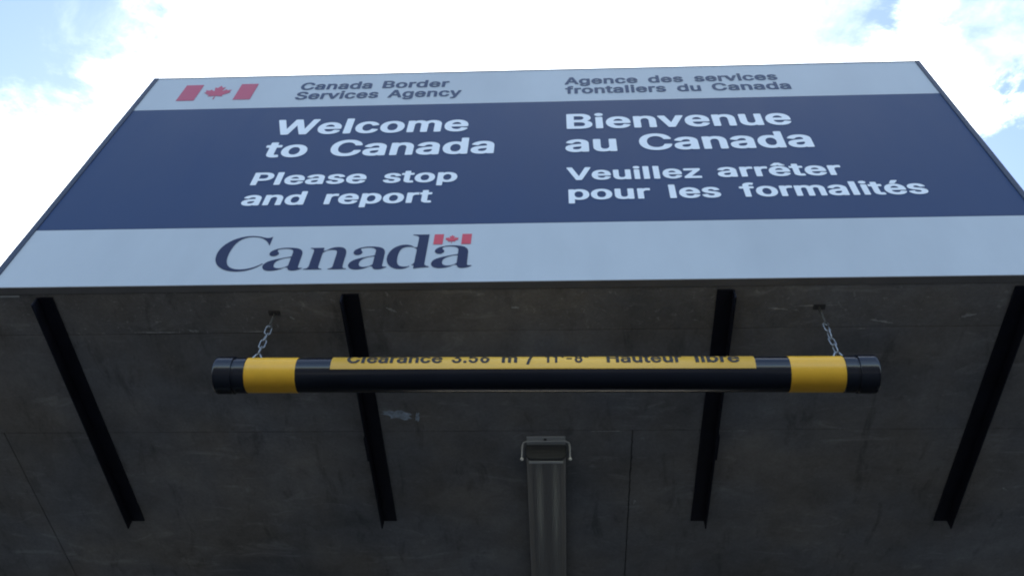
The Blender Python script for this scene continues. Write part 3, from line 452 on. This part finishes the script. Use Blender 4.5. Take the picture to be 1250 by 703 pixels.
words('lettering', [('Welcome', -1.215, -.370, 3.578, .142), ('to', -1.212, -1.030, 3.376, .141), ('Canada', -.933, -.249, 3.376, .141)], M_WHITE, pn_mid, 'large white')
words('lettering', [('Please', -1.200, -.743, 3.150, .099), ('stop', -.675, -.383, 3.150, .099),
                    ('and', -1.198, -.955, 2.997, .099), ('report', -.878, -.467, 2.997, .099)], M_WHITE, pn_mid, 'medium white')
words('lettering', [('Bienvenue', .052, .999, 3.578, .141), ('au', .044, .254, 3.374, .141), ('Canada', .347, 1.044, 3.378, .141)], M_WHITE, pn_mid, 'large white')
words('lettering', [('Veuillez', .045, .565, 3.146, .099), ('arrêter', .628, 1.103, 3.150, .099),
                    ('pour', .050, .358, 3.000, .099), ('les', .428, .618, 3.000, .099), ('formalités', .691, 1.375, 3.001, .099)], M_WHITE, pn_mid, 'medium white')
# the serif wordmark, letter by letter
wm = []
for gk, x0, x1, z0, z1 in (('sC', -1.192, -1.012, 2.565, 2.785), ('sa', -1.010, -.868, 2.566, 2.706), ('sn', -.864, -.716, 2.571, 2.706),
                           ('sa', -.712, -.578, 2.567, 2.706), ('sd', -.584, -.433, 2.567, 2.778), ('sa', -.427, -.286, 2.569, 2.706)):
    wm += fit_polys(GLYPHS[gk][1], x0, x1, CZ+z0, CZ+z1)
obj_me('wordmark', on_sign(polys_mesh('wordmark', wm, .0006), YS-.0011), M_NAVYT, pn_low, 'large navy serif wordmark')
# flags: two bars and an eleven-pointed leaf
half = [(-90, 2030), (-45, 1167), (-75, 1090), (-156, 1069), (-1015, 1220), (-899, 900), (-919, 827), (-1860, 65), (-1648, -34), (-1614, -113), (-1800, -685),
        (-1258, -570), (-1185, -608), (-1080, -855), (-657, -401), (-580, -390), (-546, -458), (-750, -1510), (-423, -1321), (-332, -1348)]
leaf = [(x, -y) for x, y in half] + [(0, 2000)] + [(-x, -y) for x, y in reversed(half)]
def flag(x0, xa, xb, x1, z0, z1, la, lb, lz0, lz1, m, parent, label):
    ps = [[(x0, z0), (xa, z0), (xa, z1), (x0, z1)], [(xb, z0), (x1, z0), (x1, z1), (xb, z1)]] + fit_polys([leaf], la, lb, lz0, lz1)
    obj_me('flag', on_sign(polys_mesh('flag', ps, .0006), YS-.0011), m, parent, label)
flag(-1.756, -1.672, -1.488, -1.407, CZ+3.943, CZ+4.114, -1.647, -1.519, CZ+3.953, CZ+4.102, M_RED2, pn_top, 'red bars and maple leaf emblem beside the agency name')
flag(-.431, -.398, -.332, -.298, CZ+2.714, CZ+2.778, -.391, -.343, CZ+2.720, CZ+2.772, M_RED, pn_low, 'small red bars and maple leaf over the last letter')

# ------------------------------------------------------------------ steel angles under the canopy
def angle_iron(x, s, y0, label, clip):
    """s = -1: upright leg on the left, flange to the right; +1 mirrored"""
    t = thing('steel_angle', label, 'steel angle', (x, y0, ZS), 'dark steel angles under the concrete ceiling')
    y1 = 3.010
    L = y1 - y0
    def bx(a, c): return (min(a, c), max(a, c))
    fx = bx(-s*.0005, -s*.052); lx = bx(s*.000, s*.0055)
    obj('flange', B(fx[0], fx[1], 0, L, -.0075, -.0019, bev=.0012), M_STEEL, t)
    obj('upright_leg', B(lx[0], lx[1], 0, L+.001, -.047, -.0019, bev=.0014), M_STEEL, t)
    if clip:
        cx = bx(s*.006, s*.012)
        obj('clip_plate', B(cx[0], cx[1], 2.50-y0, 2.62-y0, -.043, -.002, bev=.001), M_STEEL, t)
    return t
angle_iron(-1.770, -1, 1.852, 'dark steel angle under the ceiling at far left, clear of the hanging pipe', False)
angle_iron(-.716, -1, 1.852, 'dark steel angle crossing behind the yellow label near its left end', True)
angle_iron(.582, 1, 1.852, 'dark steel angle crossing behind the pipe near the right end of its label', True)
angle_iron(1.542, 1, 1.852, 'dark steel angle running out of the picture at right edge', False)

# ------------------------------------------------------------------ clearance pipe
YP = 1.93; RP = .0545
ZP = lambda x: CZ + 2.1605 - .0085*(x+.054)
bar = thing('clearance_bar', 'long glossy black pipe with yellow bands and lettered clearance label hanging on two chains', 'clearance bar', (0, 0, 0))
obj('pipe', lathe_x(bmesh.new(), [(-1.06, 0), (-1.06, RP), (-1.058, RP), (-1.055, RP), (-.3, RP), (.3, RP), (.950, RP), (.953, RP), (.955, RP), (.955, 0)], YP, ZP, 96), M_BLACK, bar, smooth=False)
pipe_me = bar.children[0].data
for p in pipe_me.polygons: p.use_smooth = len(p.vertices) == 4
def cap(x_in, x_out):
    s = 1 if x_out > x_in else -1; R = RP + .0050
    pr = [(x_in, RP+.0002), (x_in, R-.0012), (x_in+s*.0012, R), (x_in+s*.0022, R), (x_in+s*.005, R), (x_out-s*.012, R), (x_out-s*.007, R), (x_out-s*.0032, R-.0012), (x_out-s*.001, R-.0038), (x_out, R-.009), (x_out+s*.002, R*.5), (x_out+s*.0025, 0)]
    obj('end_cap', lathe_x(bmesh.new(), pr, YP, ZP, 96), M_BLACK, bar, smooth=True)
cap(-1.013, -1.072); cap(.906, .9655)
for xa, xb in ((-1.0065, -.9715), (.8645, .8995)):
    R = RP + .0022
    obj('collar', lathe_x(bmesh.new(), [(xa, RP+.0002), (xa+.0002, R-.0005), (xa+.001, R), (xa+.003, R), (xb-.003, R), (xb-.001, R), (xb-.0002, R-.0005), (xb, RP+.0002)], YP, ZP, 96), M_BLACK, bar, smooth=True)
def sleeve(x0, x1, dr, m, name, a0=0, a1=360, n=96, label=None):
    R = RP + dr
    if a1-a0 == 360: pr = [(x0, RP+.0001), (x0+.0002, R-.0003), (x0+.0006, R), (x0+.0016, R), (x0+.003, R), (x1-.003, R), (x1-.0016, R), (x1-.0006, R), (x1-.0002, R-.0003), (x1, RP+.0001)]
    else: pr = [(x0, R), (x1, R)]
    o = obj(name, lathe_x(bmesh.new(), pr, YP, ZP, n, a0=a0, a1=a1), m, bar, label, smooth=True)
    return o
sleeve(-.971, -.810, .0009, M_YEL, 'yellow_band'); sleeve(.701, .864, .0009, M_YEL, 'yellow_band')
lb = sleeve(-.700, .5975, .0007, M_LABEL, 'label', -29, 66, 60)
md = lb.modifiers.new('thickness', 'SOLIDIFY'); md.thickness = .0005; md.offset = 1
# label text, wrapped round the pipe
LT = word_polys
capH = .0465
ws = [('Clearance', 424.5, 543), ('3.56', 554.5, 601), ('m', 616, 635), ('/', 646, 655), ('11\'-8"', 669, 722), ('Hauteur', 743.5, 834), ('libre', 850, 903)]
X0, X1 = -.702, .599                       # label ends seen at 404.8 and 921.6
for w, a, c in ws:
    f = lambda u: X0 + (u-404.8)/(921.6-404.8)*(X1-X0)
    me = polys_mesh('label_lettering', word_polys(w, f(a), f(c), 0, capH), .0004)
    bmt = bmesh.new(); bmt.from_mesh(me)
    for k in range(-8, 40):
        bmesh.ops.bisect_plane(bmt, geom=bmt.verts[:]+bmt.edges[:]+bmt.faces[:], plane_co=(0, k*.0016, 0), plane_no=(0, 1, 0))
    for v in bmt.verts:
        x, s, d = v.co
        a_ = math.radians(-7) + s/RP
        R = RP + .0018 + d
        v.co = Vector((x, YP - math.cos(a_)*R, ZP(x) + math.sin(a_)*R))
    bmt.to_mesh(me); bmt.free()
    obj_me('lettering', me, M_INK, lb)

# ------------------------------------------------------------------ chains
def link_me(Ln, Wd, wire):
    pts = []; r = Wd/2 - wire; h = Ln/2 - Wd/2
    for i in range(13): a = math.pi*i/12; pts.append((r*math.cos(a), 0, h + r*math.sin(a)))
    for i in range(13): a = math.pi + math.pi*i/12; pts.append((r*math.cos(a), 0, -h + r*math.sin(a)))
    b = tube(bmesh.new(), pts, wire, 8, True); me = bpy.data.meshes.new('link'); bmesh.ops.recalc_face_normals(b, faces=b.faces[:]); b.to_mesh(me); b.free()
    me.materials.append(M_GALV)
    for p in me.polygons: p.use_smooth = True
    return me
LM = link_me(.045, .023, .0022)
def chain(x, label, lean):
    z0 = ZP(x) + RP
    t = thing('hanging_chain', label, 'chain', (x, YP, z0), 'chains holding up the clearance pipe')
    gap_ = ZS - z0
    # eye in the pipe and a splayed shackle through it
    b = tube(bmesh.new(), [(.009*math.cos(a), 0, .010+.009*math.sin(a)) for a in [2*math.pi*i/16 for i in range(16)]], .0026, 8, True)
    obj('eye_bolt', b, M_GALV, t, smooth=True)
    b = tube(bmesh.new(), [(-.021, 0, .002), (-.016, 0, .026), (-.007, 0, .044), (0, 0, .049), (.007, 0, .044), (.016, 0, .026), (.021, 0, .002)], .003, 8)
    obj('shackle', b, M_GALV, t, smooth=True)
    z = .064
    for k in range(4):
        o = bpy.data.objects.new('link', LM); link(o, t)
        o.location = (lean*k*.0006, 0, z); o.rotation_euler = (random.uniform(-.1, .1), random.uniform(-.07, .07), math.radians((90 if k % 2 == 0 else 0) + random.uniform(-22, 22) + 25))
        z += .0352
    zt = z - .022
    b = tube(bmesh.new(), [(.008*math.sin(a)*1.0, 0, zt+.004-.008*math.cos(a)) for a in [math.radians(q) for q in range(-150, 151, 25)]] , .0035, 8)
    obj('hook', b, M_RUST, t, smooth=True)
    obj('rod', tube(bmesh.new(), [(0, 0, zt+.010), (lean*.002, 0, gap_-.004)], .0042, 10), M_RUST, t, smooth=True)
    obj('ceiling_plate', B(-.020, .020, -.010, .010, gap_-.006, gap_-.0012, bev=.002), M_RUST, t)
chain(-.966, 'galvanised chain holding the pipe over its left yellow band', 1)
chain(.874, 'galvanised chain holding the pipe over its right yellow band', -1)

# ------------------------------------------------------------------ ceiling light
XC = -.046
lt = thing('ceiling_light', 'unlit grey fluorescent batten light with ribbed cover fixed lengthwise under the ceiling', 'ceiling light', (XC, 2.53, ZS))
obj('mounting_plate', B(-.073, .073, 0, .05, -.006, -.0015, bev=.0015), M_PLATE, lt, 'pale plate with one screw hole')
b = bmesh.new(); bmesh.ops.create_cone(b, cap_ends=True, segments=12, radius1=.006, radius2=.006, depth=.003, matrix=Matrix.Translation((-.003, .014, -.0075)))
obj('screw', b, M_RUST, lt)
Y0, Y1 = .040, 1.26
obj('housing', B(-.076, .076, Y0, Y1, -.043, -.0065, bev=.004), M_DARKG, lt)
# lens: trapezoid prism with rounded lower corners and fine ribs along its length
prof = [(-.074, -.0432), (-.071, -.060), (-.066, -.070), (-.058, -.076)]
nr = 26
for i in range(nr+1):
    x = -.056 + .112*i/nr
    prof.append((x, -.0775 - (.0012 if i % 2 else 0)))
prof += [(.058, -.076), (.066, -.070), (.071, -.060), (.074, -.0432)]
b = bmesh.new()
F0 = [b.verts.new((x, Y0+.003, z)) for x, z in prof]; F1 = [b.verts.new((x, Y1-.003, z)) for x, z in prof]
for i in range(len(prof)-1): b.faces.new((F0[i], F0[i+1], F1[i+1], F1[i]))
obj('lens', b, M_LENS, lt)
def endcap(ya, yb):
    b = bmesh.new(); pr2 = [(-.0755, -.0434), (-.0725, -.061), (-.067, -.0715), (-.058, -.0785), (.058, -.0785), (.067, -.0715), (.0725, -.061), (.0755, -.0434)]
    A = [b.verts.new((x, ya, z)) for x, z in pr2]; C = [b.verts.new((x, yb, z)) for x, z in pr2]
    b.faces.new(A); b.faces.new(C)
    for i in range(len(pr2)): j = (i+1) % len(pr2); b.faces.new((A[i], A[j], C[j], C[i]))
    obj('end_cover', b, M_DARKG, lt)
endcap(Y0-.001, Y0+.012); endcap(Y1-.012, Y1+.001)
obj('end_lip', B(-.064, .064, Y0+.0125, Y0+.024, -.0815, -.079, bev=.001), M_PLATE, lt)
for x in (-.026, .034):
    b = tube(bmesh.new(), [(x, Y0+.03, -.0605), (x, Y1-.03, -.0605)], .0150, 20); obj('tube', b, M_TUBE, lt, smooth=True)
obj('reflector', B(-.066, .066, Y0+.02, Y1-.02, -.0440, -.0434), M_DARKG, lt)
# wire bail round the end with a knob on each foot
pts = [(-.0895, .030, -.088), (-.0895, .026, -.030), (-.086, .022, -.016), (-.074, .020, -.010), (.074, .020, -.010), (.086, .022, -.016), (.0895, .026, -.030), (.0895, .030, -.088)]
obj('bail', tube(bmesh.new(), pts, .0034, 8), M_PLATE, lt, smooth=True)
for x in (-.0895, .0895):
    b = bmesh.new(); bmesh.ops.create_uvsphere(b, u_segments=12, v_segments=8, radius=.0068, matrix=Matrix.Translation((x, .030, -.090)))
    obj('knob', b, M_TUBE, lt, smooth=True)
